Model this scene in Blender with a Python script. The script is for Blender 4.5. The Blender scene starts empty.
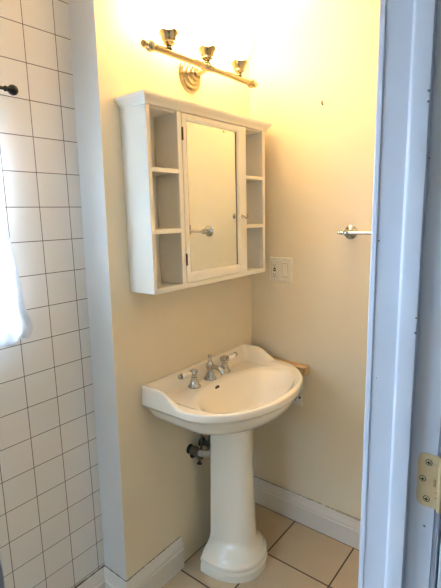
import bpy, bmesh, math, random
from mathutils import Vector, Matrix
random.seed(7)
PI = math.pi
scn = bpy.context.scene
COL = scn.collection

# ------------------------------------------------------------------ materials
def mat(name, base=(.8, .8, .8), rough=.5, metal=0., noise=0., nscale=20., bump=0., bscale=60.,
        coat=0., emit=None, estr=0., detail=4., col2=None, rnoise=0.):
    m = bpy.data.materials.new(name); m.use_nodes = True
    nt = m.node_tree; N = nt.nodes; L = nt.links
    b = N['Principled BSDF']
    b.inputs['Base Color'].default_value = (*base, 1)
    b.inputs['Roughness'].default_value = rough
    b.inputs['Metallic'].default_value = metal
    b.inputs['Coat Weight'].default_value = coat
    tc = N.new('ShaderNodeTexCoord')
    if noise > 0 or col2:
        n = N.new('ShaderNodeTexNoise'); n.inputs['Scale'].default_value = nscale; n.inputs['Detail'].default_value = detail
        L.new(tc.outputs['Object'], n.inputs['Vector'])
        mx = N.new('ShaderNodeMix'); mx.data_type = 'RGBA'
        c2 = col2 if col2 else tuple(c * (1 - noise) for c in base)
        mx.inputs[6].default_value = (*base, 1); mx.inputs[7].default_value = (*c2, 1)
        L.new(n.outputs['Fac'], mx.inputs[0]); L.new(mx.outputs[2], b.inputs['Base Color'])
        if rnoise:
            mr = N.new('ShaderNodeMapRange'); mr.inputs[3].default_value = rough - rnoise; mr.inputs[4].default_value = rough + rnoise
            L.new(n.outputs['Fac'], mr.inputs[0]); L.new(mr.outputs[0], b.inputs['Roughness'])
    if bump > 0:
        n2 = N.new('ShaderNodeTexNoise'); n2.inputs['Scale'].default_value = bscale; n2.inputs['Detail'].default_value = 5
        L.new(tc.outputs['Object'], n2.inputs['Vector'])
        bp = N.new('ShaderNodeBump'); bp.inputs['Strength'].default_value = bump; bp.inputs['Distance'].default_value = .004
        L.new(n2.outputs['Fac'], bp.inputs['Height']); L.new(bp.outputs[0], b.inputs['Normal'])
    if emit:
        b.inputs['Emission Color'].default_value = (*emit, 1); b.inputs['Emission Strength'].default_value = estr
    return m

def tile_mat(name, ax, o, s, gw, tile, tile2, grout, rough, groutrough=.9, nscale=9., bump=.35):
    """square tiles on the two object axes ax with line offset o, pitch s, grout half width gw"""
    m = bpy.data.materials.new(name); m.use_nodes = True
    nt = m.node_tree; N = nt.nodes; L = nt.links; b = N['Principled BSDF']
    tc = N.new('ShaderNodeTexCoord'); sp = N.new('ShaderNodeSeparateXYZ'); L.new(tc.outputs['Object'], sp.inputs[0])
    def M(op, a, c=None, d=None):
        n = N.new('ShaderNodeMath'); n.operation = op
        for i, v in enumerate((a, c, d)):
            if v is None: continue
            if isinstance(v, (int, float)): n.inputs[i].default_value = v
            else: L.new(v, n.inputs[i])
        return n.outputs[0]
    ds = []; ids = []
    for k in (0, 1):
        q = M('DIVIDE', M('SUBTRACT', sp.outputs[ax[k]], o[k]), s)
        fr = M('SUBTRACT', q, M('FLOOR', q)); ids.append(M('FLOOR', q))
        ds.append(M('MULTIPLY', M('MINIMUM', fr, M('SUBTRACT', 1., fr)), s))
    d = M('MINIMUM', ds[0], ds[1])
    mr = N.new('ShaderNodeMapRange'); mr.interpolation_type = 'SMOOTHSTEP'
    mr.inputs[1].default_value = gw * .75; mr.inputs[2].default_value = gw * 1.35
    L.new(d, mr.inputs[0])
    cb = N.new('ShaderNodeCombineXYZ'); L.new(ids[0], cb.inputs[0]); L.new(ids[1], cb.inputs[1])
    wn = N.new('ShaderNodeTexWhiteNoise'); L.new(cb.outputs[0], wn.inputs['Vector'])
    no = N.new('ShaderNodeTexNoise'); no.inputs['Scale'].default_value = nscale; no.inputs['Detail'].default_value = 6
    L.new(tc.outputs['Object'], no.inputs['Vector'])
    f = M('ADD', M('MULTIPLY', wn.outputs['Value'], .35), M('MULTIPLY', no.outputs['Fac'], .65))
    c = N.new('ShaderNodeMix'); c.data_type = 'RGBA'; c.inputs[6].default_value = (*tile, 1); c.inputs[7].default_value = (*tile2, 1)
    L.new(f, c.inputs[0])
    c2 = N.new('ShaderNodeMix'); c2.data_type = 'RGBA'; c2.inputs[6].default_value = (*grout, 1)
    L.new(mr.outputs[0], c2.inputs[0]); L.new(c.outputs[2], c2.inputs[7]); L.new(c2.outputs[2], b.inputs['Base Color'])
    rr = N.new('ShaderNodeMapRange'); rr.inputs[3].default_value = groutrough; rr.inputs[4].default_value = rough
    L.new(mr.outputs[0], rr.inputs[0]); L.new(rr.outputs[0], b.inputs['Roughness'])
    bp = N.new('ShaderNodeBump'); bp.inputs['Strength'].default_value = bump; bp.inputs['Distance'].default_value = .002
    L.new(M('ADD', mr.outputs[0], M('MULTIPLY', no.outputs['Fac'], .12)), bp.inputs['Height']); L.new(bp.outputs[0], b.inputs['Normal'])
    return m

PAINT = mat('cream_wall_paint', (.83, .725, .53), .55, noise=.05, nscale=3, bump=.12, bscale=35)
CEIL = mat('ceiling_paint', (.86, .83, .77), .8, noise=.03, bump=.1)
WHITE = mat('white_trim_paint', (.80, .75, .67), .32, noise=.05, nscale=12, bump=.05, bscale=25)
JAMB = mat('white_gloss_door_paint', (.68, .72, .79), .3, noise=.08, nscale=7, bump=.10, bscale=18)
CABW = mat('white_cabinet_lacquer', (.90, .86, .755), .35, noise=.03, nscale=15)
TILE = tile_mat('white_wall_tile', (0, 2), (-.8707, 2.0418), .1051, .0011, (.80, .77, .72), (.73, .70, .65), (.12, .09, .07), .22, nscale=6)
FLOOR = tile_mat('beige_floor_tile', (0, 1), (-.2743, -.2538), .2958, .0031, (.63, .485, .32), (.49, .37, .235), (.09, .06, .04), .38, nscale=11, bump=.5)
HALLF = mat('hall_wood_floor', (.28, .17, .09), .4, noise=.4, nscale=8)
PORC = mat('white_porcelain', (.92, .85, .71), .10, coat=.5, noise=.015, nscale=4)
HANDP = mat('handle_porcelain', (.88, .84, .74), .15, coat=.4, noise=.02)
CHROME = mat('chrome', (.47, .47, .45), .14, 1., noise=.06, nscale=30)
NICKEL = mat('brushed_nickel', (.40, .34, .22), .24, 1., noise=.12, nscale=60)
BRASS = mat('satin_brass', (.78, .62, .36), .40, .45, noise=.25, nscale=70, bump=.1, bscale=200)
DARKB = mat('old_bronze', (.14, .09, .05), .4, .8, noise=.3, nscale=60)
BLACK = mat('black_iron', (.012, .012, .013), .35, .3, noise=.2, nscale=40)
HOLE = mat('dark_recess', (.012, .010, .008), .6, noise=.2)
PLAST = mat('almond_plastic', (.82, .78, .66), .35, noise=.02, nscale=30)
PVC = mat('white_pvc', (.52, .49, .43), .45, noise=.15, nscale=25)
VALVEM = mat('tarnished_valve_metal', (.20, .18, .14), .35, .85, noise=.4, nscale=80)
WOOD = mat('raw_pine', (.62, .42, .20), .55, noise=.3, nscale=14, bump=.1, bscale=40)
CAULK = mat('aged_caulk', (.20, .15, .10), .9, noise=.5, nscale=60)
DIRT = mat('worn_paint_chip', (.22, .22, .23), .8, noise=.4, nscale=90)

def mirror_mat():
    m = bpy.data.materials.new('mirror_glass'); m.use_nodes = True
    b = m.node_tree.nodes['Principled BSDF']
    b.inputs['Base Color'].default_value = (.86, .88, .80, 1); b.inputs['Metallic'].default_value = 1; b.inputs['Roughness'].default_value = .015
    return m
MIRROR = mirror_mat()

def curtain_mat():
    m = bpy.data.materials.new('sheer_white_cloth'); m.use_nodes = True
    nt = m.node_tree; N = nt.nodes; L = nt.links
    for n in list(N):
        if n.type != 'OUTPUT_MATERIAL': N.remove(n)
    out = [n for n in N if n.type == 'OUTPUT_MATERIAL'][0]
    tc = N.new('ShaderNodeTexCoord'); no = N.new('ShaderNodeTexNoise'); no.inputs['Scale'].default_value = 45; no.inputs['Detail'].default_value = 6
    L.new(tc.outputs['Object'], no.inputs['Vector'])
    mx = N.new('ShaderNodeMix'); mx.data_type = 'RGBA'; mx.inputs[6].default_value = (.93, .94, .96, 1); mx.inputs[7].default_value = (.72, .73, .75, 1)
    L.new(no.outputs['Fac'], mx.inputs[0])
    d = N.new('ShaderNodeBsdfDiffuse'); t = N.new('ShaderNodeBsdfTranslucent'); s = N.new('ShaderNodeMixShader'); s.inputs[0].default_value = .55
    L.new(mx.outputs[2], d.inputs[0]); L.new(mx.outputs[2], t.inputs[0])
    L.new(d.outputs[0], s.inputs[1]); L.new(t.outputs[0], s.inputs[2])
    tr = N.new('ShaderNodeBsdfTransparent'); s2 = N.new('ShaderNodeMixShader'); s2.inputs[0].default_value = .22
    L.new(s.outputs[0], s2.inputs[1]); L.new(tr.outputs[0], s2.inputs[2]); L.new(s2.outputs[0], out.inputs[0])
    return m
CLOTH = curtain_mat()

def glass_mat():
    m = bpy.data.materials.new('window_glass'); m.use_nodes = True
    nt = m.node_tree; N = nt.nodes; L = nt.links
    for n in list(N):
        if n.type != 'OUTPUT_MATERIAL': N.remove(n)
    out = [n for n in N if n.type == 'OUTPUT_MATERIAL'][0]
    t = N.new('ShaderNodeBsdfTransparent'); t.inputs[0].default_value = (.97, .98, .98, 1)
    g = N.new('ShaderNodeBsdfGlossy'); g.inputs['Roughness'].default_value = .02
    f = N.new('ShaderNodeFresnel'); f.inputs[0].default_value = 1.45
    s = N.new('ShaderNodeMixShader'); L.new(f.outputs[0], s.inputs[0]); L.new(t.outputs[0], s.inputs[1]); L.new(g.outputs[0], s.inputs[2])
    L.new(s.outputs[0], out.inputs[0])
    return m
GLASS = glass_mat()
SHADE = mat('lit_frosted_glass', (.95, .93, .88), .4, emit=(1., .69, .325), estr=20.)
BULB = mat('lit_bulb', (1, .95, .85), .4, emit=(1., .70, .38), estr=950.)

# ------------------------------------------------------------------ mesh helpers
def V(*a): return Vector(a)

def link(name, bm, m, parent=None, smooth=True, bevel=0., ang=40, loc=None):
    bmesh.ops.remove_doubles(bm, verts=bm.verts, dist=1e-6)
    bmesh.ops.recalc_face_normals(bm, faces=bm.faces)
    me = bpy.data.meshes.new(name); bm.to_mesh(me); bm.free()
    me.materials.append(m)
    if smooth:
        for p in me.polygons: p.use_smooth = True
        try: me.set_sharp_from_angle(angle=math.radians(ang))
        except Exception: pass
    o = bpy.data.objects.new(name, me); COL.objects.link(o)
    if parent is not None:
        o.parent = parent
        r = parent; off = Vector((0, 0, 0))
        while r is not None: off += r.location; r = r.parent
        me.transform(Matrix.Translation(-off))
    elif loc is not None:
        me.transform(Matrix.Translation(-Vector(loc))); o.location = loc
    if bevel:
        b = o.modifiers.new('bevel', 'BEVEL'); b.width = bevel; b.segments = 2; b.limit_method = 'ANGLE'; b.angle_limit = math.radians(35)
    return o

def box(bm, a, b):
    x0, y0, z0 = [min(a[i], b[i]) for i in range(3)]; x1, y1, z1 = [max(a[i], b[i]) for i in range(3)]
    v = [bm.verts.new(p) for p in ((x0, y0, z0), (x1, y0, z0), (x1, y1, z0), (x0, y1, z0), (x0, y0, z1), (x1, y0, z1), (x1, y1, z1), (x0, y1, z1))]
    for f in ((3, 2, 1, 0), (4, 5, 6, 7), (0, 1, 5, 4), (1, 2, 6, 5), (2, 3, 7, 6), (3, 0, 4, 7)): bm.faces.new([v[i] for i in f])
    return v

def B(*bs):
    bm = bmesh.new()
    for a, b in bs: box(bm, a, b)
    return bm

def lathe(bm, prof, base, axis=(0, 0, 1), n=28, scallop=None):
    """prof: list of (radius, height) along axis from base"""
    ax = Vector(axis).normalized(); t = ax.orthogonal().normalized(); u = ax.cross(t); base = Vector(base)
    rings = []
    for r, h in prof:
        if r < 1e-5: rings.append([bm.verts.new(base + ax * h)])
        else:
            ring = []
            for i in range(n):
                a = 2 * PI * i / n; rr = r; hh = h
                if scallop and r > scallop[0]: rr = r * (1 + scallop[2] * math.cos(a * scallop[1])); hh = h + scallop[3] * math.cos(a * scallop[1])
                ring.append(bm.verts.new(base + ax * hh + (t * math.cos(a) + u * math.sin(a)) * rr))
            rings.append(ring)
    for A, Bn in zip(rings, rings[1:]):
        if len(A) == 1 and len(Bn) == 1: continue
        for i in range(n):
            j = (i + 1) % n
            if len(A) == 1: bm.faces.new((A[0], Bn[i], Bn[j]))
            elif len(Bn) == 1: bm.faces.new((A[i], A[j], Bn[0]))
            else: bm.faces.new((A[i], A[j], Bn[j], Bn[i]))
    for R, fl in ((rings[0], 1), (rings[-1], 0)):
        if len(R) > 1: bm.faces.new(R[::-1] if fl else R)
    return bm

def tube(bm, pts, r, n=16):
    pts = [Vector(p) for p in pts]; rings = []; t = None
    for i, p in enumerate(pts):
        d = (pts[min(i + 1, len(pts) - 1)] - pts[max(i - 1, 0)]).normalized()
        t = d.orthogonal().normalized() if t is None else (t - d * t.dot(d)).normalized()
        u = d.cross(t); rr = r[i] if isinstance(r, (list, tuple)) else r
        rings.append([bm.verts.new(p + (t * math.cos(2 * PI * k / n) + u * math.sin(2 * PI * k / n)) * rr) for k in range(n)])
    for A, C in zip(rings, rings[1:]):
        for k in range(n): bm.faces.new((A[k], A[(k + 1) % n], C[(k + 1) % n], C[k]))
    bm.faces.new(rings[0][::-1]); bm.faces.new(rings[-1])
    return bm

def sweep(bm, prof, path, normals):
    """prof (out, z) cross-section swept through xy path points with outward xy offset vectors (mitred)"""
    rings = []
    for (px, py), (nx, ny) in zip(path, normals):
        rings.append([bm.verts.new((px + nx * o, py + ny * o, z)) for o, z in prof])
    k = len(prof)
    for A, C in zip(rings, rings[1:]):
        for i in range(k): bm.faces.new((A[i], A[(i + 1) % k], C[(i + 1) % k], C[i]))
    bm.faces.new(rings[0][::-1]); bm.faces.new(rings[-1])
    return bm

def loft(bm, rings, cap0=True, cap1=True):
    R = [[bm.verts.new(p) for p in r] for r in rings]; n = len(R[0])
    for A, C in zip(R, R[1:]):
        for i in range(n): bm.faces.new((A[i], A[(i + 1) % n], C[(i + 1) % n], C[i]))
    if cap0: bm.faces.new(R[0][::-1])
    if cap1: bm.faces.new(R[-1])
    return R

def thing(name, label, cat, loc, group=None):
    o = bpy.data.objects.new(name, None); o.empty_display_size = .05; COL.objects.link(o)
    o.location = loc; o['label'] = label; o['category'] = cat
    if group: o['group'] = group
    return o

def tag(o, label, cat, group=None):
    o['label'] = label; o['category'] = cat
    if group: o['group'] = group
    return o

def struct(name, bm, m, label=None, bevel=0., parent=None, smooth=False):
    o = link(name, bm, m, parent, smooth=smooth, bevel=bevel)
    if parent is None:
        o['kind'] = 'structure'
        if label: o['label'] = label; 
    return o

# ------------------------------------------------------------------ room shell
XL = -2.6                      # far left wall
DY = .13                       # tiled wall plane
WC0, WC1 = -.930, -1.040       # door wall, inner / hall face
JR, JL = -.980, -1.679         # door opening
CZ = 2.42
def wx(z): return -.8445 + .0137 * z   # slightly leaning end of the painted wall

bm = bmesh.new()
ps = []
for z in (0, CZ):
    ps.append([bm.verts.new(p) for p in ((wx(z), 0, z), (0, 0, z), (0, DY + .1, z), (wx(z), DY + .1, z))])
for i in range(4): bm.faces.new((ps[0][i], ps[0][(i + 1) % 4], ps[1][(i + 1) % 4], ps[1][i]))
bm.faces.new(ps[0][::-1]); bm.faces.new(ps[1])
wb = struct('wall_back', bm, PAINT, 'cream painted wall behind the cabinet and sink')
wb.data.materials.append(mat('off_white_wall_end', (.72, .70, .66), .45, noise=.05, nscale=4, bump=.1, bscale=30))  # paler, greyer colour on the end face only
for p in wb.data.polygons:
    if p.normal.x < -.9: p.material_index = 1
struct('wall_right', B(((0, -3.0, 0), (.1, DY + .1, CZ))), PAINT, 'cream painted wall with towel bar and switch')
# window hole in tiled wall
WX0, WX1, WZ0, WZ1 = -1.95, -1.135, 1.17, 1.80
struct('wall_alcove', B(((XL, DY, 0), (WX0, DY + .1, CZ)), ((WX1, DY, 0), (-.80, DY + .1, CZ)), ((WX0, DY, 0), (WX1, DY + .1, WZ0)), ((WX0, DY, WZ1), (WX1, DY + .1, CZ))), TILE,
       'white square tiled wall with dark grout')
# left wall, with an unseen window added to let in fill daylight
LY0, LY1, LZ0, LZ1 = -.78, -.02, .75, 1.55
struct('wall_left', B(((XL - .1, WC1, 0), (XL, LY0, CZ)), ((XL - .1, LY1, 0), (XL, DY + .1, CZ)), ((XL - .1, LY0, 0), (XL, LY1, LZ0)), ((XL - .1, LY0, LZ1), (XL, LY1, CZ))), PAINT)
struct('wall_front', B(((JR + .035, WC1, 0), (0, WC0, CZ)), ((XL, WC1, 0), (JL - .035, WC0, CZ)), ((JL - .035, WC1, 2.06), (JR + .035, WC0, CZ))), PAINT)
struct('floor', B(((XL, WC1 + .02, -.08), (0, DY, 0))), FLOOR, 'beige square floor tiles with dark grout')
struct('ceiling', B(((XL - .1, -3.0, CZ), (.1, DY + .1, CZ + .08))), CEIL)
# hall outside the door
struct('floor_hall', B(((XL - .1, -3.0, -.08), (0, WC1 + .02, -.002))), HALLF)
struct('wall_hall', B(((XL - .1, -3.1, 0), (.1, -3.0, CZ))), PAINT)
struct('wall_hall_left', B(((XL - .1, -3.0, 0), (XL, -2.7, CZ)), ((XL - .1, -1.5, 0), (XL, WC1, CZ)), ((XL - .1, -2.7, 0), (XL, -1.5, .9)), ((XL - .1, -2.7, 1.9), (XL, -1.5, CZ))), PAINT)  # opening for the added hall window

# corner bead on the end of the painted wall
bm = bmesh.new()
def lean_strip(bm, x0, x1, y0, y1, z0, z1):
    r = [[(wx(z) + x0, y0, z), (wx(z) + x1, y0, z), (wx(z) + x1, y1, z), (wx(z) + x0, y1, z)] for z in (z0, z1)]
    loft(bm, r)
lean_strip(bm, -.0012, .021, -.0022, 0, .148, 1.93)
struct('trim_1', bm, PAINT, 'narrow raised corner strip on the painted wall end')

# windows: frame, sash and glass
def window(name, x0, x1, z0, z1, y, axis='x'):
    def P(a, b, c):  # a along, b depth, c up
        return (a, b, c) if axis == 'x' else (b, a, c)
    f = B(*[(P(a0, y, c0), P(a1, y + .05 * (1 if axis == 'x' else -1), c1)) for a0, a1, c0, c1 in
            ((x0, x0 + .035, z0, z1), (x1 - .035, x1, z0, z1), (x0 + .035, x1 - .035, z0, z0 + .035), (x0 + .035, x1 - .035, z1 - .035, z1), (x0 + .035, x1 - .035, (z0 + z1) / 2 - .015, (z0 + z1) / 2 + .015))])
    w = struct(name, f, WHITE)
    s = .02 if axis == 'x' else -.02
    link('window_pane', B((P(x0 + .03, y + s, z0 + .03), P(x1 - .03, y + s * 1.2, z1 - .03))), GLASS, w, smooth=False)
    return w
window('window_1', WX0, WX1, WZ0, WZ1, DY + .04)
window('fill_window_left', LY0, LY1, LZ0, LZ1, XL - .04, 'y')  # added out of view, carries daylight fill

window('fill_window_hall', -2.7, -1.5, .9, 1.9, XL - .04, 'y')  # unseen hall window, added to lighten the hall side of the jamb

# baseboards -------------------------------------------------------
HB = .140
prof = [(0, 0), (.015, 0), (.015, .086), (.0105, .091), (.0105, .094), (.0145, .099), (.013, .107), (.0075, .117), (.0065, .128), (.004, HB - .002), (0, HB)]
bm = bmesh.new(); sweep(bm, prof, [(0, 0), (0, WC0)], [(-1, 0), (-1, 0)])
struct('baseboard_right', bm, WHITE, 'white moulded baseboard under the towel bar wall', smooth=True)
xe = -.5475; xw = wx(.1)
bm = bmesh.new(); sweep(bm, prof, [(xe, 0), (xw, 0), (xw, DY), (XL, DY)], [(0, -1), (-1, -1), (-1, -1), (0, -1)])
struct('baseboard_back', bm, WHITE, 'white moulded baseboard wrapping the wall end below the tiles', smooth=True)
bm = bmesh.new(); sweep(bm, prof, [(XL, DY), (XL, WC0)], [(1, 0), (1, 0)])
struct('baseboard_left', bm, WHITE, smooth=True)
# ragged caulk lines over the boards
def caulk(path, w, z):
    bm = bmesh.new(); r = []
    for i, (x, y, nx, ny) in enumerate(path):
        a = w * (.25 + .75 * random.random())
        r.append([(x, y, z - .001), (x + nx * (a + .001), y + ny * (a + .001), z - .001), (x + nx * a * .7, y + ny * a * .7, z + a * .7), (x, y, z + a)])
    loft(bm, r); return bm
n = 50
struct('trim_2', caulk([(xe - (xe - xw) * i / n, 0, 0, -1) for i in range(n + 1)], .0022, HB), CAULK, 'dark gap line over the baseboard below the cabinet')
struct('trim_3', caulk([(0, -.40 - .5 * i / n, -1, 0) for i in range(n + 1)], .007, HB - .001), mat('old_yellow_caulk', (.66, .54, .34), .8, noise=.6, nscale=120), 'yellowed ragged caulk over the baseboard at right')
struct('trim_4', caulk([(0, -.003 - .39 * i / n, -1, 0) for i in range(n + 1)], .0018, HB), CAULK)
struct('trim_5', caulk([(xw + (-1.9 - xw) * i / 60 - .002, DY, 0, -1) for i in range(61)], .004, HB), CAULK, 'dark grimy joint between tiles and baseboard')
struct('trim_6', caulk([(xw, DY * i / 12, -1, 0) for i in range(13)], .0018, HB), CAULK)
# painted pipe hole / dark line where floor meets the wall behind the pedestal
struct('trim_7', B(((xe, -.0025, 0), (0, 0, .0025))), CAULK, 'dark joint between the floor tiles and the wall behind the pedestal')
struct('trim_8', B(((-.0165, -.93, 0), (-.015, 0, .002))), CAULK)

# door frame -------------------------------------------------------
ZT = 2.03
def frame_bm():
    bm = bmesh.new()
    # jambs with shallow rabbets, head
    box(bm, (JR, WC1 - .008, 0), (JR + .035, WC0, ZT + .03))
    box(bm, (JL - .035, WC1 - .008, 0), (JL, WC0, ZT + .03))
    box(bm, (JL, WC1 - .008, ZT), (JR, WC0, ZT + .03))
    return bm
fr = struct('door_1', frame_bm(), JAMB, 'painted door frame with brass hinge at the right', bevel=.0015)
def stopprof(sx, x):   # stop profile: rounded edge towards the room
    y0, y1 = -1.0055, -.972
    return [(x, y1), (x + sx * .006, y1 - .001), (x + sx * .0125, y1 - .0065), (x + sx * .014, y1 - .010), (x + sx * .014, y0 + .001), (x + sx * .0135, y0), (x, y0)]
bm = bmesh.new()
for sx, x in ((-1, JR), (1, JL)):
    p = stopprof(sx, x); loft(bm, [[(a, b, 0) for a, b in p], [(a, b, ZT) for a, b in p]])
box(bm, (JL, -1.0055, ZT - .014), (JR, -.972, ZT))
link('door_stop', bm, JAMB, fr, ang=25)
bm = bmesh.new()   # casing, room side and hall side
for y0, y1 in ((WC0, WC0 + .012), (WC1, WC1 - .016)):
    y1_, = (y1,)
    box(bm, (JR + .006, y0, 0), (JR + .070, y1, ZT + .07)); box(bm, (JL - .006, y0, 0), (JL - .070, y1, ZT + .07)); box(bm, (JL - .006, y0, ZT + .006), (JR + .006, y1, ZT + .07))
link('door_casing', bm, JAMB, fr, smooth=False, bevel=.003)
# little wear marks on the jamb
bm = bmesh.new()
for y, z, r in ((-1.004, 1.655, .0022), (-1.004, 1.64, .0018), (-.9345, 1.432, .0016), (-1.0045, 1.31, .0018), (-1.0045, 1.285, .0022), (-.94, 1.19, .001), (-1.0338, .938, .0022), (-1.006, 1.56, .0015)):
    xx = JR - (.0145 if -1.0055 < y < -.99 else .0006)
    lathe(bm, [(r, 0), (r * .7, .0003), (0, .0004)], (xx, y, z), (-1, 0, 0), 9)
link('paint_chip', bm, DIRT, fr)

# door leaf, swung out into the hall
dr = thing('door', 'painted door leaf swung open into the hall beside the brass hinge', 'door', (JR + .004, WC1 - .02, 0))
bm = B(((JR - .002, -1.0610 - .66, .012), (JR + .033, -1.0610, ZT - .004)))
link('door_panel', bm, JAMB, dr, smooth=False, bevel=.002)

# hinge ------------------------------------------------------------
def hinge(z0, z1, label):
    yb_, yf = -1.0535, -1.0178; x = JR - .0022; rr = .0125
    h = thing('door_hinge', label, 'hinge', (JR, yb_, z0), 'hinges on the door jamb')
    pts = [(yb_, z0), (yb_, z1)]
    for k in range(7): a = PI / 2 - k * PI / 12; pts.append((yf - rr + rr * math.cos(a), z1 - rr + rr * math.sin(a)))
    for k in range(7): a = -k * PI / 12; pts.append((yf - rr + rr * math.cos(a), z0 + rr + rr * math.sin(a)))
    bm = bmesh.new(); loft(bm, [[(JR, a, b) for a, b in pts], [(x, a, b) for a, b in pts]])
    link('hinge_leaf', bm, BRASS, h, smooth=False, bevel=.0004)
    zc = (z0 + z1) / 2; k = (z1 - z0) / .098
    bm = bmesh.new()
    tube(bm, [(JR - .004, yb_ - .003, z0), (JR - .004, yb_ - .003, z1)], .0055, 16)
    for q in range(1, 5): lathe(bm, [(.0057, 0), (.0057, .0006)], (JR - .004, yb_ - .003, z0 + (z1 - z0) * q / 5), (0, 0, 1), 16)
    link('hinge_knuckle', bm, BRASS, h)
    for y, z in ((-1.0350, zc + .034 * k), (-1.0268, zc + .0015), (-1.0345, zc - .034 * k)):
        s = lathe(bmesh.new(), [(.0044, 0), (.0044, .0004), (.003, .0011), (0, .0013)], (x, y, z), (-1, 0, 0), 18)
        so = link('screw', s, DARKB if False else BRASS, h)
        c = bmesh.new(); box(c, (x - .0016, y - .0030, z - .0009), (x - .0012, y + .0030, z + .0009)); box(c, (x - .0016, y - .0009, z - .0030), (x - .0011, y + .0009, z + .0030))
        lathe(c, [(.0056, 0), (.0056, .0003)], (x, y, z), (-1, 0, 0), 18)
        link('screw_slot', c, HOLE, so, smooth=False)
    # stamped marks
    c = bmesh.new()
    for i in range(3):
        zz = zc - .007 + i * .0045; y = -1.0478
        box(c, (x - .0003, y, zz), (x, y + .0036, zz + .0006)); box(c, (x - .0003, y, zz + .003), (x, y + .0036, zz + .0036)); box(c, (x - .0003, y, zz), (x, y + .0006, zz + .0036))
        if i != 1: box(c, (x - .0003, y + .003, zz), (x, y + .0036, zz + .0036))
    box(c, (x - .0003, -1.0530, zc - .018), (x, -1.0475, zc - .0172)); box(c, (x - .0003, -1.0530, zc - .028), (x, -1.047, zc - .0272))
    link('stamped_mark', c, DARKB, h, smooth=False)
hinge(.9775, 1.0755, 'brass hinge with three screws on the door jamb')

# ------------------------------------------------------------------ medicine cabinet
X1, X2, YF, ZB, ZTp = -.7425, -.0655, -.1218, 1.2243, 1.831
cab = thing('medicine_cabinet', 'white wall cabinet with mirrored door and open side shelves', 'cabinet', ((X1 + X2) / 2, 0, ZB))
t = .014
DX0, DX1 = -.584, -.2275
bm = B(((X1, YF + .012, ZB), (X1 + t, 0, ZTp)), ((X2 - t, YF + .012, ZB), (X2, 0, ZTp)),
       ((X1 + t, YF + .012, ZB), (X2 - t, 0, ZB + t)), ((X1 + t, YF + .012, ZTp - t), (X2 - t, 0, ZTp)),
       ((X1 + t, -.008, ZB + t), (X2 - t, 0, ZTp - t)),
       ((-.600, YF + .012, ZB + t), (-.588, -.008, ZTp - t)), ((-.2215, YF + .012, ZB + t), (-.2095, -.008, ZTp - t)))
link('carcass', bm, CABW, cab, smooth=False, bevel=.0008)
ff = B(((X1, YF, ZB), (X1 + .0155, YF + .012, ZTp)), ((X2 - .0195, YF, ZB), (X2, YF + .012, ZTp)),
       ((X1 + .0155, YF, ZB), (X2 - .0195, YF + .012, 1.241)), ((X1 + .0155, YF, 1.8215), (X2 - .0195, YF + .012, ZTp)),
       ((-.603, YF, 1.241), (-.584, YF + .012, 1.8215)), ((-.2255, YF, 1.241), (-.2065, YF + .012, 1.8215)))
link('face_frame', ff, CABW, cab, smooth=False, bevel=.001)
# crown moulding
bm = bmesh.new()
cp = [(0, ZTp - .009), (.004, ZTp - .008), (.006, ZTp - .001), (.010, ZTp + .004), (.016, ZTp + .010), (.018, ZTp + .013), (.0195, ZTp + .015), (.0195, ZTp + .0235), (.0, ZTp + .0235)]
cp = [(a, b) for a, b in cp]
path = [(X1, 0), (X1, YF), (X2, YF), (X2, 0)]; nr = [(-1, 0), (-1, -1), (1, -1), (1, 0)]
sweep(bm, cp, path, nr)
box(bm, (X1, YF, ZTp), (X2, 0, ZTp + .0235))
link('crown_moulding', bm, CABW, cab, ang=25)
for x0, x1 in ((X1 + t, -.600), (-.2095, X2 - t)):
    for z in (1.635, 1.436):
        link('shelf', B(((x0, YF + .001, z - .0145), (x1, -.008, z))), CABW, cab, smooth=False, bevel=.0015)
# dark gaps round the inset door are real gaps; door
DZ0, DZ1 = 1.2425, 1.8195
dx0, dx1 = -.5825, -.2270
GX0, GX1, GZ0, GZ1 = -.556, -.2665, 1.2775, 1.796
door = bmesh.new()
yF = YF - .0025; yB = YF + .014; yG = YF + .006
def fr_rings():
    o = [(dx0, dx1, DZ0, DZ1, yB), (dx0, dx1, DZ0, DZ1, yF + .0015), (dx0 + .0015, dx1 - .0015, DZ0 + .0015, DZ1 - .0015, yF),
         (GX0 - .009, GX1 + .009, GZ0 - .009, GZ1 + .009, yF), (GX0 - .007, GX1 + .007, GZ0 - .007, GZ1 + .007, yF + .002), (GX0 - .003, GX1 + .003, GZ0 - .003, GZ1 + .003, yF + .003), (GX0, GX1, GZ0, GZ1, yG), (GX0, GX1, GZ0, GZ1, yB)]
    return [[(a, y, c), (b, y, c), (b, y, d), (a, y, d)] for a, b, c, d, y in o]
rr = fr_rings(); R = loft(door, rr + [rr[0]], False, False)
dob = link('mirror_door', door, CABW, cab, ang=20)
# mirror with bevelled margin
m_ = bmesh.new(); bw = .011; yg = YF + .0055
a = [(GX0 - .001, yg + .0012, GZ0 - .001), (GX1 + .001, yg + .0012, GZ0 - .001), (GX1 + .001, yg + .0012, GZ1 + .001), (GX0 - .001, yg + .0012, GZ1 + .001)]
b_ = [(GX0 + bw, yg, GZ0 + bw), (GX1 - bw, yg, GZ0 + bw), (GX1 - bw, yg, GZ1 - bw), (GX0 + bw, yg, GZ1 - bw)]
c_ = [(p[0], yB - .001, p[2]) for p in a]
loft(m_, [c_, a, b_])
link('mirror_glass', m_, MIRROR, dob, smooth=False)
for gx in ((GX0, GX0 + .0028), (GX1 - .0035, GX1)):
    link('mirror_dark_reflection', B(((gx[0], yg - .0006, GZ0), (gx[1], yB, GZ1))), mat('painted_dark_reflection', (.06, .05, .035), .5, noise=.2), dob, smooth=False)  # dark strips paint in the dark line reflected along the glass bevel
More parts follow.
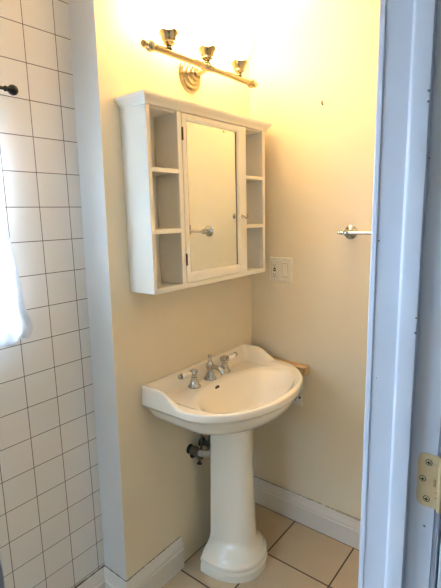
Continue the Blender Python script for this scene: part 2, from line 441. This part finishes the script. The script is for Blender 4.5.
def knob(parent, x, y, z, r, m, nm='knob'):
    bm = lathe(bmesh.new(), [(r * .62, 0), (r * .62, .0015), (r * .38, .004), (r * .36, .011), (r * .72, .0145), (r, .019), (r * .98, .023), (r * .7, .0265), (0, .0285)], (x, y, z), (0, -1, 0), 24)
    return link(nm, bm, m, parent)
knob(dob, -.2430, yF, 1.472, .0110, CHROME)
for z in (1.752, 1.326):
    bm = bmesh.new(); tube(bm, [(dx0 - .001, yF - .002, z - .021), (dx0 - .001, yF - .002, z + .021)], .0032, 12)
    for q in (-.007, .007): lathe(bm, [(.0036, -.0006), (.0036, .0006)], (dx0 - .001, yF - .002, z + q), (0, 0, 1), 12)
    link('hinge', bm, DARKB, dob)

# ------------------------------------------------------------------ vanity light
FX, FY, FZ = -.396, -.088, 2.010
vl = thing('vanity_light', 'three-socket nickel wall light bar above the cabinet', 'light', (FX, 0, FZ))
bm = lathe(bmesh.new(), [(.061, 0), (.061, .004), (.056, .008), (.048, .010), (.047, .014), (.043, .019), (.036, .021), (.035, .025), (.029, .031), (.022, .034), (.020, .038), (.0, .040)], (FX, 0, FZ - .012), (0, -1, 0), 48)
link('back_plate', bm, NICKEL, vl)
bm = tube(bmesh.new(), [(FX, -.034, FZ - .012), (FX, -.05, FZ - .014), (FX, -.072, FZ - .010), (FX, FY, FZ)], [.011, .009, .009, .010], 18)
link('arm', bm, NICKEL, vl)
HL = .309
bm = bmesh.new(); tube(bm, [(FX - HL + .04, FY, FZ), (FX + HL - .04, FY, FZ)], .0112, 24)
lathe(bm, [(.0098, -.030), (.0135, -.027), (.0135, -.021), (.0115, -.018), (.0145, -.014), (.0145, -.006), (.012, -.003), (.0155, 0), (.012, .003), (.0145, .006), (.0145, .014), (.0115, .018), (.0135, .021), (.0135, .027), (.0098, .030)], (FX, FY, FZ), (1, 0, 0), 24)
link('bar', bm, NICKEL, vl)
for s in (-1, 1):
    bm = lathe(bmesh.new(), [(.0098, 0), (.0125, .002), (.0125, .007), (.0105, .010), (.0150, .013), (.0185, .020), (.0185, .027), (.0150, .033), (.0085, .037), (.0075, .041), (.0115, .046), (.0125, .051), (.010, .056), (.0, .058)], (FX + s * (HL - .052), FY, FZ), (s, 0, 0), 28)
    link('finial', bm, NICKEL, vl)
for dx in (-.196, 0, .198):
    x = FX + dx
    bm = lathe(bmesh.new(), [(.007, .008), (.012, .011), (.012, .016), (.0075, .019), (.0145, .024), (.0205, .029), (.0195, .034), (.0235, .038), (.0255, .046), (.0300, .054), (.0350, .060), (.0325, .062), (.022, .054), (.0, .048)], (x, FY, FZ), (0, 0, 1), 40, scallop=(.0260, 5, .07, .0025))
    link('socket_cup', bm, NICKEL, vl)
    bm = bmesh.new(); pr = [(.019, .056), (.022, .064), (.031, .080), (.043, .100), (.050, .125), (.053, .150), (.058, .170), (.066, .184), (.064, .1855), (.056, .171), (.051, .150), (.048, .125), (.041, .101), (.029, .082), (.020, .068), (.0, .064)]
    lathe(bm, pr, (x, FY, FZ), (0, 0, 1), 40)
    link('glass_shade', bm, SHADE, vl)
    bm = lathe(bmesh.new(), [(.012, .066), (.013, .085), (.024, .105), (.028, .122), (.024, .140), (.012, .150), (0, .152)], (x, FY, FZ), (0, 0, 1), 24)
    link('bulb', bm, BULB, vl)

# ------------------------------------------------------------------ pedestal sink
SX = -.392; HW = .326; YS = -.20; ZR = .822; ZD = .813
sink = thing('pedestal_sink', 'white porcelain pedestal sink below the mirrored cabinet', 'sink', (SX, -.15, 0))
def sstep(a, b, v):
    t_ = max(0., min(1., (v - a) / (b - a))); return t_ * t_ * (3 - 2 * t_)
EX = 1.92; FD = .232
def outline(n_back=40, n_side=16, n_front=90):
    pts = []
    for i in range(n_back): pts.append((SX + HW - 2 * HW * i / n_back, 0.))
    for i in range(n_side): pts.append((SX - HW, YS * i / n_side))
    for i in range(n_front + 1):
        a = PI + PI * i / n_front
        c, s = math.cos(a), math.sin(a)
        pts.append((SX + HW * math.copysign(abs(c) ** (2 / EX), c), YS - FD * abs(s) ** (2 / EX)))
    for i in range(1, n_side): pts.append((SX + HW, YS * (1 - i / n_side)))
    return pts
OUT = outline()
BC = (SX, -.256); BA, BB = .258, .142
def deck(x, y):
    edge = .058 * (1 - sstep(.075, .212, -y))
    dside = HW - abs(x - SX)
    w = edge * (1 - sstep(.010, .058, dside))
    bs = .058 * (1 - sstep(.010, .050, -y))
    h = max(w, bs)
    h = max(h, 0) 
    # raised rim roll round the front
    rx, ry = (x - SX) / HW, (y - YS) / FD
    rim = 0.
    if y < YS:
        q = (abs(rx) ** EX + abs(ry) ** EX) ** (1 / EX)
        rim = .010 * sstep(.80, .90, q)
    else:
        rim = .010 * sstep(.80, .90, abs(rx))
    base = ZD + rim * (1 if h < .01 else max(0, 1 - (h - .01) * 20))
    return max(base, ZD + h + .0)
def bowlr(x, y): return (abs((x - BC[0]) / BA) ** 2.1 + abs((y - BC[1]) / BB) ** 2.1) ** (1 / 2.1)
def topz(x, y):
    r = bowlr(x, y)
    if r >= 1.0: return deck(x, y) - .006 * (1 - sstep(1., 1.10, r))
    k = 1 - r
    return deck(x, y) * 0 + (ZD if deck(x, y) < ZD + .0001 else deck(x, y)) - .006 - .135 * (k / .62 if k < .0 else math.sin(min(1., k / .62) * PI / 2) ** 1.25) * (.80 + .20 * sstep(0, 1, k))
rings = []
NB = len(OUT)
dirs = [(px - BC[0], py - BC[1]) for px, py in OUT]
def bowl_pt(i, f):
    dx, dy = dirs[i]; r = (abs(dx / BA) ** 2.1 + abs(dy / BB) ** 2.1) ** (1 / 2.1)
    return BC[0] + dx / r * f, BC[1] + dy / r * f
for f in [.08, .16, .26, .36, .44, .5, .56, .62, .68, .74, .8, .85, .9, .94, .97, 1.0]:
    ring = []
    for i in range(NB):
        x, y = bowl_pt(i, f); ring.append((x, y, topz(x, y)))
    rings.append(ring)
M_ = 22
for k in range(1, M_ + 1):
    f = k / M_; ring = []
    for i in range(NB):
        ax_, ay_ = bowl_pt(i, 1.0); ox, oy = OUT[i]
        cx_, cy_ = SX, -.2
        # inset of outer outline by small radius for rounded lip
        L_ = math.hypot(ox - cx_, oy - cy_); k_ = (L_ - .005) / L_
        ox2, oy2 = cx_ + (ox - cx_) * k_, cy_ + (oy - cy_) * k_
        x, y = ax_ + (ox2 - ax_) * f, ay_ + (oy2 - ay_) * f
        ring.append((x, y, topz(x, y) if k < M_ else topz(x, y)))
    rings.append(ring)
def outring(off, zf):
    ring = []
    for ox, oy in OUT:
        L_ = math.hypot(ox - SX, oy + .2); k_ = (L_ - off) / L_
        x, y = SX + (ox - SX) * k_, -.2 + (oy + .2) * k_
        ring.append((x, min(y, -.0005), zf(x, y, ox, oy)))
    return ring
rings.append(outring(.0012, lambda x, y, ox, oy: deck(ox, oy) - .002))
rings.append(outring(0, lambda x, y, ox, oy: deck(ox, oy) - .006))
ZL = .795
rings.append(outring(0, lambda x, y, ox, oy: ZL + .004))
rings.append(outring(.0015, lambda x, y, ox, oy: ZL))
rings.append(outring(.007, lambda x, y, ox, oy: ZL - .002))
rings.append(outring(.010, lambda x, y, ox, oy: ZL - .008))
rings.append(outring(.018, lambda x, y, ox, oy: ZL - .012))
UC = (SX, -.175)
def under(sx_, sy_, z, blend=0.):
    ring = []
    for ox, oy in OUT:
        x = UC[0] + (ox - UC[0]) * sx_; y = UC[1] + (oy - UC[1]) * sy_
        ring.append((x, min(y, -.001), z))
    return ring
for sx_, sy_, z in ((.925, .925, .772), (.905, .895, .755), (.87, .85, .738), (.82, .79, .723), (.74, .71, .709), (.63, .61, .697), (.50, .51, .688), (.38, .43, .681), (.31, .38, .676), (.29, .37, .668)):
    rings.append(under(sx_, sy_, z))
bm = bmesh.new(); loft(bm, rings, True, True)
basin = link('basin', bm, PORC, sink, ang=50)
# overflow slot and drain
ovy = None
bm = bmesh.new()
ox_, oz = -.432, .7975
def slot(bm, cx, cz, y, w, h, d, nrm):
    nrm = Vector(nrm).normalized(); t_ = Vector((1, 0, 0)); u_ = nrm.cross(t_).normalized()
    r0 = []
    for k in range(24):
        a = 2 * PI * k / 24; dx_ = math.cos(a) * h / 2 + math.copysign(w / 2 - h / 2, math.cos(a)); dz_ = math.sin(a) * h / 2
        r0.append(Vector((cx, y, cz)) + t_ * dx_ + u_ * dz_)
    loft(bm, [[p - nrm * d for p in r0], [p + nrm * .0008 for p in r0]])
OVY = -.139
for yy in [i * -.0005 for i in range(240, 360)]:
    if topz(-.43, yy) < .7985: OVY = yy; break
slot(bm, -.430, topz(-.430, OVY), OVY, .030, .0105, .003, (0, -.75, .65))
link('overflow_slot', bm, HOLE, basin, smooth=False)
zdr = topz(*BC)
bm = lathe(bmesh.new(), [(.022, -.001), (.022, .001), (.019, .0022), (.016, .0005), (0, .0005)], (BC[0], BC[1], zdr), (0, 0, 1), 28)
link('drain', bm, CHROME, basin)

# pedestal
def Dring(cx, w, y0, d, z, n_=40, e=2.2):
    r = [(cx + w, y0, z)]
    pts = []
    for k in range(n_ + 1):
        a = PI * k / n_; c = math.cos(a); s = math.sin(a)
        pts.append((cx + w * math.copysign(abs(c) ** (2 / e), c), y0 - .03 * min(1, d / .1) - (d - .03) * abs(s) ** (2 / e), z))
    return [(cx + w, y0, z)] + pts + [(cx - w, y0, z)]
PX = -.388
Y0 = -.085
prof = [  # z, w, d, cx
    (.0, .147, .212), (.032, .147, .212), (.038, .143, .207), (.046, .142, .206), (.052, .147, .209), (.062, .146, .207), (.069, .137, .198), (.078, .133, .194), (.086, .127, .189), (.098, .111, .178), (.114, .095, .169), (.135, .086, .164),
    (.22, .081, .161), (.35, .076, .158), (.50, .071, .153), (.60, .068, .150), (.622, .0675, .149), (.630, .072, .153), (.637, .080, .161), (.650, .084, .166), (.664, .083, .165), (.676, .079, .158)]
bm = bmesh.new(); loft(bm, [Dring(PX + .012 + .010 * sstep(.05, .13, z), w, Y0, d, z) for z, w, d in prof])
link('pedestal', bm, PORC, sink, ang=35)

# ------------------------------------------------------------------ faucet
fz = ZD + .0025
fau = thing('faucet', 'chrome widespread faucet with porcelain lever handles on the sink', 'faucet', (-.404, -.067, fz))
bell = [(.0245, 0), (.0245, .003), (.0225, .006), (.0185, .010), (.0165, .018), (.0125, .027), (.0105, .031), (.0125, .034), (.0125, .038)]
bm = lathe(bmesh.new(), [(.0245, 0), (.0245, .003), (.0225, .006), (.019, .010), (.0165, .020), (.0115, .030), (.0105, .034), (.0125, .037), (.0155, .046), (.0165, .055), (.0150, .064), (.0105, .070), (.008, .073), (.0095, .076), (.0095, .079), (.0065, .083), (.0075, .090), (.0085, .097), (.0065, .101), (0, .103)], (-.404, -.067, fz), (0, 0, 1), 28)
link('spout_post', bm, CHROME, fau)
bm = tube(bmesh.new(), [(-.404, -.073, fz + .054), (-.404, -.095, fz + .054), (-.404, -.118, fz + .050), (-.404, -.134, fz + .043), (-.404, -.139, fz + .032)], [.0090, .0090, .0100, .0115, .0120], 18)
link('spout', bm, CHROME, fau)
add_base = lathe(bmesh.new(), [(.026, -.006), (.026, .001), (0, .001)], (-.404, -.067, fz), (0, 0, 1), 28)
link('base_ring', add_base, CHROME, fau)
for x, a in ((-.505, math.radians(174)), (-.300, math.radians(-6))):
    y = -.070 if x < -.4 else -.063
    h = link('handle', lathe(bmesh.new(), bell + [(.0085, .040), (.008, .046), (.0125, .050), (.0135, .056), (.010, .061), (.0115, .064), (.0085, .069), (0, .071)], (x, y, fz), (0, 0, 1), 28), CHROME, fau)
    link('base_ring', lathe(bmesh.new(), [(.026, -.006), (.026, .001), (0, .001)], (x, y, fz), (0, 0, 1), 28), CHROME, h)
    dv = Vector((math.cos(a), math.sin(a), .04)).normalized(); p0 = Vector((x, y, fz + .055))
    bm = bmesh.new()
    for d2 in (dv.cross(Vector((0, 0, 1))), -dv.cross(Vector((0, 0, 1))), -dv):
        lathe(bm, [(.0055, .006), (.0055, .016), (.0075, .018), (.0075, .021), (0, .023)], p0, d2, 16)
    lathe(bm, [(.0055, .006), (.0055, .014), (.0085, .016), (.0085, .019), (0, .0195)], p0, dv, 16)
    link('cross_arm', bm, CHROME, h)
    link('porcelain_lever', lathe(bmesh.new(), [(.0075, .019), (.0095, .021), (.0095, .034), (.0105, .046), (.0105, .058), (.0095, .062), (0, .0625)], p0, dv, 20), HANDP, h)
    link('lever_tip', lathe(bmesh.new(), [(.0115, .062), (.0115, .066), (.007, .068), (.0075, .071), (.0095, .075), (.006, .079), (0, .080)], p0, dv, 20), CHROME, h)

# ------------------------------------------------------------------ plumbing behind the pedestal
def valve(x, z, label, big):
    v = thing('shutoff_valve', label, 'valve', (x, 0, z), 'shut-off valves behind the pedestal')
    link('escutcheon', lathe(bmesh.new(), [(.021, 0), (.021, .003), (.016, .010), (.011, .013), (0, .013)], (x, 0, z), (0, -1, 0), 24), BLACK, v)
    b = bmesh.new(); tube(b, [(x, -.010, z), (x, -.050, z)], .0075, 14)
    lathe(b, [(.011, .018), (.0125, .020), (.0125, .034), (.0145, .036), (.0145, .044), (.011, .048), (.010, .053), (0, .055)], (x, 0, z), (0, -1, 0), 16)
    tube(b, [(x, -.045, z), (x, -.045, z + .024)], .006, 14)
    link('valve_body', b, VALVEM, v)
    b = lathe(bmesh.new(), [(.0035, 0), (.0035, .018), (.010, .019), (.012, .023), (.010, .028), (0, .029)], (x, -.040, z - .006), (-.35, -.1, -1), 16)
    link('valve_handle', b, BLACK, v)
    b = tube(bmesh.new(), [(x, -.045, z + .02), (x + .004, -.045, z + .06), (x + .008, -.046, z + .11), (-.43 + big * .03, -.046, .66), (-.43 + big * .03, -.046, .712)], .0045, 10)
    link('supply_tube', b, VALVEM, v)
valve(-.452, .478, 'lower tarnished shut-off valve just under the pale drain pipe', 0)
valve(-.396, .508, 'right tarnished shut-off valve, nearer the pedestal and higher', 1)
dp = thing('drain_pipe', 'pale drain pipe with dark wall flange running towards the pedestal', 'pipe', (-.472, 0, .508))
px_, pz_ = -.472, .508
b = bmesh.new(); tube(b, [(px_, -.012, pz_), (px_, -.050, pz_), (px_ + .004, -.062, pz_ - .003), (px_ + .016, -.0705, pz_ - .009), (px_ + .05, -.0715, pz_ - .016), (px_ + .075, -.0715, pz_ - .008), (px_ + .088, -.0715, pz_ + .012), (px_ + .092, -.0715, pz_ + .04), (px_ + .092, -.0715, .70)], .0125, 18)
link('pipe', b, PVC, dp)
link('slip_nut', lathe(bmesh.new(), [(.017, .014), (.019, .016), (.019, .034), (.0165, .040), (.0165, .052), (.0138, .054), (0, .054)], (px_, 0, pz_), (0, -1, 0), 10), VALVEM, dp)
link('wall_flange', lathe(bmesh.new(), [(.021, 0), (.021, .003), (.016, .010), (.0, .0105)], (px_, 0, pz_), (0, -1, 0), 24), BLACK, dp)

# ------------------------------------------------------------------ switch plate
sw = thing('switch_plate', 'almond two-gang plate with outlet and rocker switch beside the cabinet', 'switch', (0, -.163, 1.227))
py0, py1, pz0, pz1 = -.105, -.221, 1.170, 1.284
b = bmesh.new(); r_ = []
for i, (ins, x) in enumerate(((0, 0), (0, -.002), (.001, -.004), (.004, -.0062))):
    r_.append([(x, py0 - ins, pz0 + ins), (x, py1 + ins, pz0 + ins), (x, py1 + ins, pz1 - ins), (x, py0 - ins, pz1 - ins)])
loft(b, r_); link('plate', b, PLAST, sw, smooth=False)
b = B(((-.0058, -.119, 1.194), (-.0076, -.151, 1.260))); go = link('outlet_face', b, PLAST, sw, smooth=False, bevel=.0008)
for z in (1.248, 1.207):
    link('outlet_slot', B(((-.0080, -.1280, z - .0045), (-.0074, -.1300, z + .0045))), HOLE, go, smooth=False)
    link('outlet_slot', B(((-.0080, -.1395, z - .004), (-.0074, -.1412, z + .004))), HOLE, go, smooth=False)
    link('ground_hole', lathe(bmesh.new(), [(.0026, 0), (.0026, .0004)], (-.0076, -.135, z - .009), (-1, 0, 0), 12), HOLE, go, smooth=False)
link('test_button', B(((-.0072, -.1285, 1.2288), (-.0098, -.1415, 1.2345))), mat('brown_button', (.07, .03, .02), .5, noise=.3), go, smooth=False)
link('reset_button', B(((-.0072, -.1285, 1.2205), (-.0098, -.1415, 1.2262))), mat('black_button', (.02, .018, .015), .5, noise=.3), go, smooth=False)
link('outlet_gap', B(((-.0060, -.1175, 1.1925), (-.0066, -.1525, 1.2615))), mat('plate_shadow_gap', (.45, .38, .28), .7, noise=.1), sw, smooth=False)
b = bmesh.new(); loft(b, [[(-.0058, -.1715, 1.194), (-.0058, -.2035, 1.194), (-.0058, -.2035, 1.260), (-.0058, -.1715, 1.260)], [(-.0072, -.1730, 1.1955), (-.0072, -.202, 1.1955), (-.0072, -.202, 1.2585), (-.0072, -.173, 1.2585)]])
rk = bmesh.new(); 
loft(rk, [[(-.006, -.1735, 1.197), (-.006, -.2015, 1.197), (-.006, -.2015, 1.257), (-.006, -.1735, 1.257)], [(-.0125, -.1755, 1.2), (-.0125, -.1995, 1.2), (-.0085, -.1995, 1.254), (-.0085, -.1755, 1.254)]])
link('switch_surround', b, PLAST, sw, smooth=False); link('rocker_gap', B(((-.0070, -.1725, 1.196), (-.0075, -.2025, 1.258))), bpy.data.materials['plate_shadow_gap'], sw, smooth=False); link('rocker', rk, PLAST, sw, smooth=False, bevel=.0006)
for y in (-.135, -.1875):
    for z in (1.178, 1.276):
        link('screw', lathe(bmesh.new(), [(.0026, 0), (.0022, .0008), (0, .001)], (-.0060, y, z), (-1, 0, 0), 14), mat('screw_paint', (.5, .43, .3), .4, noise=.1) if (y, z) == (-.135, 1.178) else bpy.data.materials['screw_paint'], sw)

# ------------------------------------------------------------------ towel bar
tb = thing('towel_bar', 'chrome towel bar on the cream wall beside the door frame', 'towel bar', (0, -.487, 1.3985))
for y in (-.487, -.865):
    f = link('flange', lathe(bmesh.new(), [(.028, 0), (.028, .003), (.025, .006), (.021, .007), (.018, .011), (.011, .014), (.009, .018), (.009, .032), (.0115, .036), (.0130, .042), (.0130, .050), (.011, .056), (0, .060)], (0, y, 1.3985), (-1, 0, 0), 32), CHROME, tb)
    for dz in (-.0185, .0185):
        link('screw_hole', lathe(bmesh.new(), [(.0032, .0066), (.0032, .0085), (0, .0087)], (0, y, 1.3985 + dz), (-1, 0, 0), 12), HOLE, f)
bm = tube(bmesh.new(), [(-.047, -.468, 1.3985), (-.047, -.890, 1.3985)], .0068, 20)
lathe(bm, [(.0068, 0), (.0088, .001), (.0088, .006), (.006, .008), (.005, .012), (.0062, .016), (.004, .021), (0, .022)], (-.047, -.470, 1.3985), (0, 1, 0), 20)
lathe(bm, [(.0068, 0), (.0088, .001), (.0088, .006), (.005, .012), (.0062, .016), (0, .022)], (-.047, -.886, 1.3985), (0, -1, 0), 20)
link('rail', bm, CHROME, tb)

# ------------------------------------------------------------------ nail / screw left in the wall
bm = tube(bmesh.new(), [(0, -.355, 1.905), (-.006, -.355, 1.905), (-.0085, -.355, 1.9065), (-.009, -.3552, 1.917)], .0026, 10)
lathe(bm, [(.0032, 0), (.0032, .0012), (0, .0015)], (-.0002, -.355, 1.905), (-1, 0, 0), 12)
tag(link('wall_hook', bm, DARKB), 'tiny dark hook left in the cream wall above the towel bar', 'hook')

# ------------------------------------------------------------------ wood ledge and the lower outlet
wl = link('wood_ledge', B(((-.050, -.313, .768), (0, -.06, .803))), WOOD, smooth=False, bevel=.0015)
tag(wl, 'small raw wood ledge on the wall behind the right end of the sink', 'ledge')
so_ = thing('wall_outlet', 'small white outlet plate on the wall under the wood ledge', 'outlet', (0, -.245, .645))
link('plate', B(((0, -.210, .600), (-.006, -.280, .714))), mat('white_outlet_plastic', (.82, .80, .74), .35, noise=.02), so_, smooth=False, bevel=.002)
for z in (.634, .680):
    for y in (-.2385, -.2500):
        link('outlet_slot', B(((-.0066, y, z - .004), (-.0058, y - .0016, z + .004))), HOLE, so_, smooth=False)
    link('ground_hole', lathe(bmesh.new(), [(.0028, 0), (.0028, .0006)], (-.0060, -.245, z - .011), (-1, 0, 0), 12), HOLE, so_, smooth=False)
link('screw_hole', lathe(bmesh.new(), [(.0055, 0), (.0055, .0008)], (-.0060, -.268, .640), (-1, 0, 0), 14), HOLE, so_, smooth=False)

# ------------------------------------------------------------------ curtain rod and curtain
cr = thing('curtain_rod', 'black curtain rod with ball finial in front of the white tiles', 'curtain rod', (-1.1, .05, 1.829))
RY = .05
link('rod', tube(bmesh.new(), [(-1.99, RY, 1.829), (-1.088, RY, 1.829)], .0048, 16), BLACK, cr)
link('finial', lathe(bmesh.new(), [(.005, -.026), (.008, -.022), (.0065, -.017), (.0075, -.013), (.0125, -.008), (.0145, 0), (.0120, .008), (.006, .0125), (0, .014)], (-1.068, RY, 1.829), (1, 0, 0), 24), BLACK, cr)
link('finial', lathe(bmesh.new(), [(.005, -.026), (.008, -.022), (.0065, -.017), (.0125, -.008), (.0145, 0), (.0120, .008), (0, .014)], (-2.0, RY, 1.829), (-1, 0, 0), 24), BLACK, cr)
for x in (-1.16, -1.93):
    link('bracket', tube(bmesh.new(), [(x, DY, 1.829), (x, DY - .004, 1.829), (x, DY - .0045, 1.829), (x, RY, 1.829)], [.014, .014, .005, .005], 14), BLACK, cr)
edge = [(1.852, -1.128), (1.80, -1.128), (1.681, -1.113), (1.534, -1.117), (1.446, -1.114), (1.365, -1.101), (1.315, -1.096), (1.27, -1.090), (1.212, -1.084), (1.156, -1.068), (1.135, -1.074), (1.126, -1.085)]
def ex(z):
    if z >= edge[0][0]: return edge[0][1]
    for (a0, b0), (a1, b1) in zip(edge, edge[1:]):
        if a1 <= z <= a0: return b0 + (b1 - b0) * (a0 - z) / (a0 - a1)
    return edge[-1][1]
bm = bmesh.new(); nu, nv = 170, 46; grid = []
for j in range(nv + 1):
    vv = j / nv; row = []
    for i in range(nu + 1):
        u = i / nu
        zb = 1.125 + .006 * math.sin(u * 40) + .010 * (u < .1) * (1 - u / .1) * 0
        z = 1.852 + (zb - 1.852) * vv
        x = ex(z) + (-1.97 - ex(z)) * u
        amp = .005 + .012 * vv
        y = .060 + amp * math.sin(u * 62 + 1.2 * math.sin(vv * 3)) + .004 * math.sin(u * 143 + vv * 7) * vv
        if vv < .04: y = RY + (.0075 if i % 2 else -.0075)
        if vv > .75: y += .006 * math.sin(u * 210 + vv * 40) * (vv - .75) * 4
        row.append(bm.verts.new((x, y, z)))
    grid.append(row)
for j in range(nv):
    for i in range(nu): bm.faces.new((grid[j][i], grid[j][i + 1], grid[j + 1][i + 1], grid[j + 1][i]))
cu = link('curtain', bm, CLOTH, ang=180); sd = cu.modifiers.new('thickness', 'SOLIDIFY'); sd.thickness = .0008
tag(cu, 'short sheer white curtain hanging from the black rod', 'curtain')

# ------------------------------------------------------------------ light
w = bpy.data.worlds.new('sky'); scn.world = w; w.use_nodes = True
bg = w.node_tree.nodes['Background']; bg.inputs[0].default_value = (.55, .74, 1., 1); bg.inputs[1].default_value = .7
def area(name, loc, tgt, sx_, sy_, power, col, spread=180):
    l = bpy.data.lights.new(name, 'AREA'); l.shape = 'RECTANGLE'; l.size = sx_; l.size_y = sy_; l.energy = power; l.color = col; l.spread = math.radians(spread)
    o = bpy.data.objects.new(name, l); COL.objects.link(o); o.location = loc
    o.rotation_euler = (Vector(tgt) - Vector(loc)).to_track_quat('-Z', 'Y').to_euler(); return o
area('daylight_tiled_window', (-1.95, 1.15, 2.25), (-1.45, .15, 1.45), 1.3, 1.3, 1650, (.56, .76, 1.))
area('daylight_fill_left', (XL - 1.6, -.30, 2.75), (-1.1, -.75, .65), 1.8, 1.9, 175, (.47, .70, 1.))  # added fill light outside the made-up left window

area('daylight_fill_hall', (XL - .8, -2.1, 1.7), (-1.2, -1.9, 1.1), 1.2, 1.2, 6, (.60, .78, 1.))  # added fill light outside the made-up hall window

# ------------------------------------------------------------------ camera
cam = bpy.data.cameras.new('camera'); co = bpy.data.objects.new('camera', cam); COL.objects.link(co); scn.camera = co
rt = Vector((0.61968586, -0.78453318, -0.02229608)); up = Vector((0.15297752, 0.0928729, 0.98385594)); fw = Vector((0.76979693, 0.61309241, -0.17756796))
m3 = Matrix((rt, up, -fw)).transposed()
co.matrix_world = Matrix.Translation((-1.7358, -1.1919, 1.4825)) @ m3.to_4x4()
cam.sensor_fit = 'VERTICAL'; cam.sensor_height = 36.; cam.lens = 443.378 / 588 * 36; cam.clip_start = .01
scn.view_settings.view_transform = 'Standard'; scn.view_settings.look = 'None'; scn.view_settings.gamma = 1; scn.view_settings.exposure = .42
scn.view_settings.use_curve_mapping = False
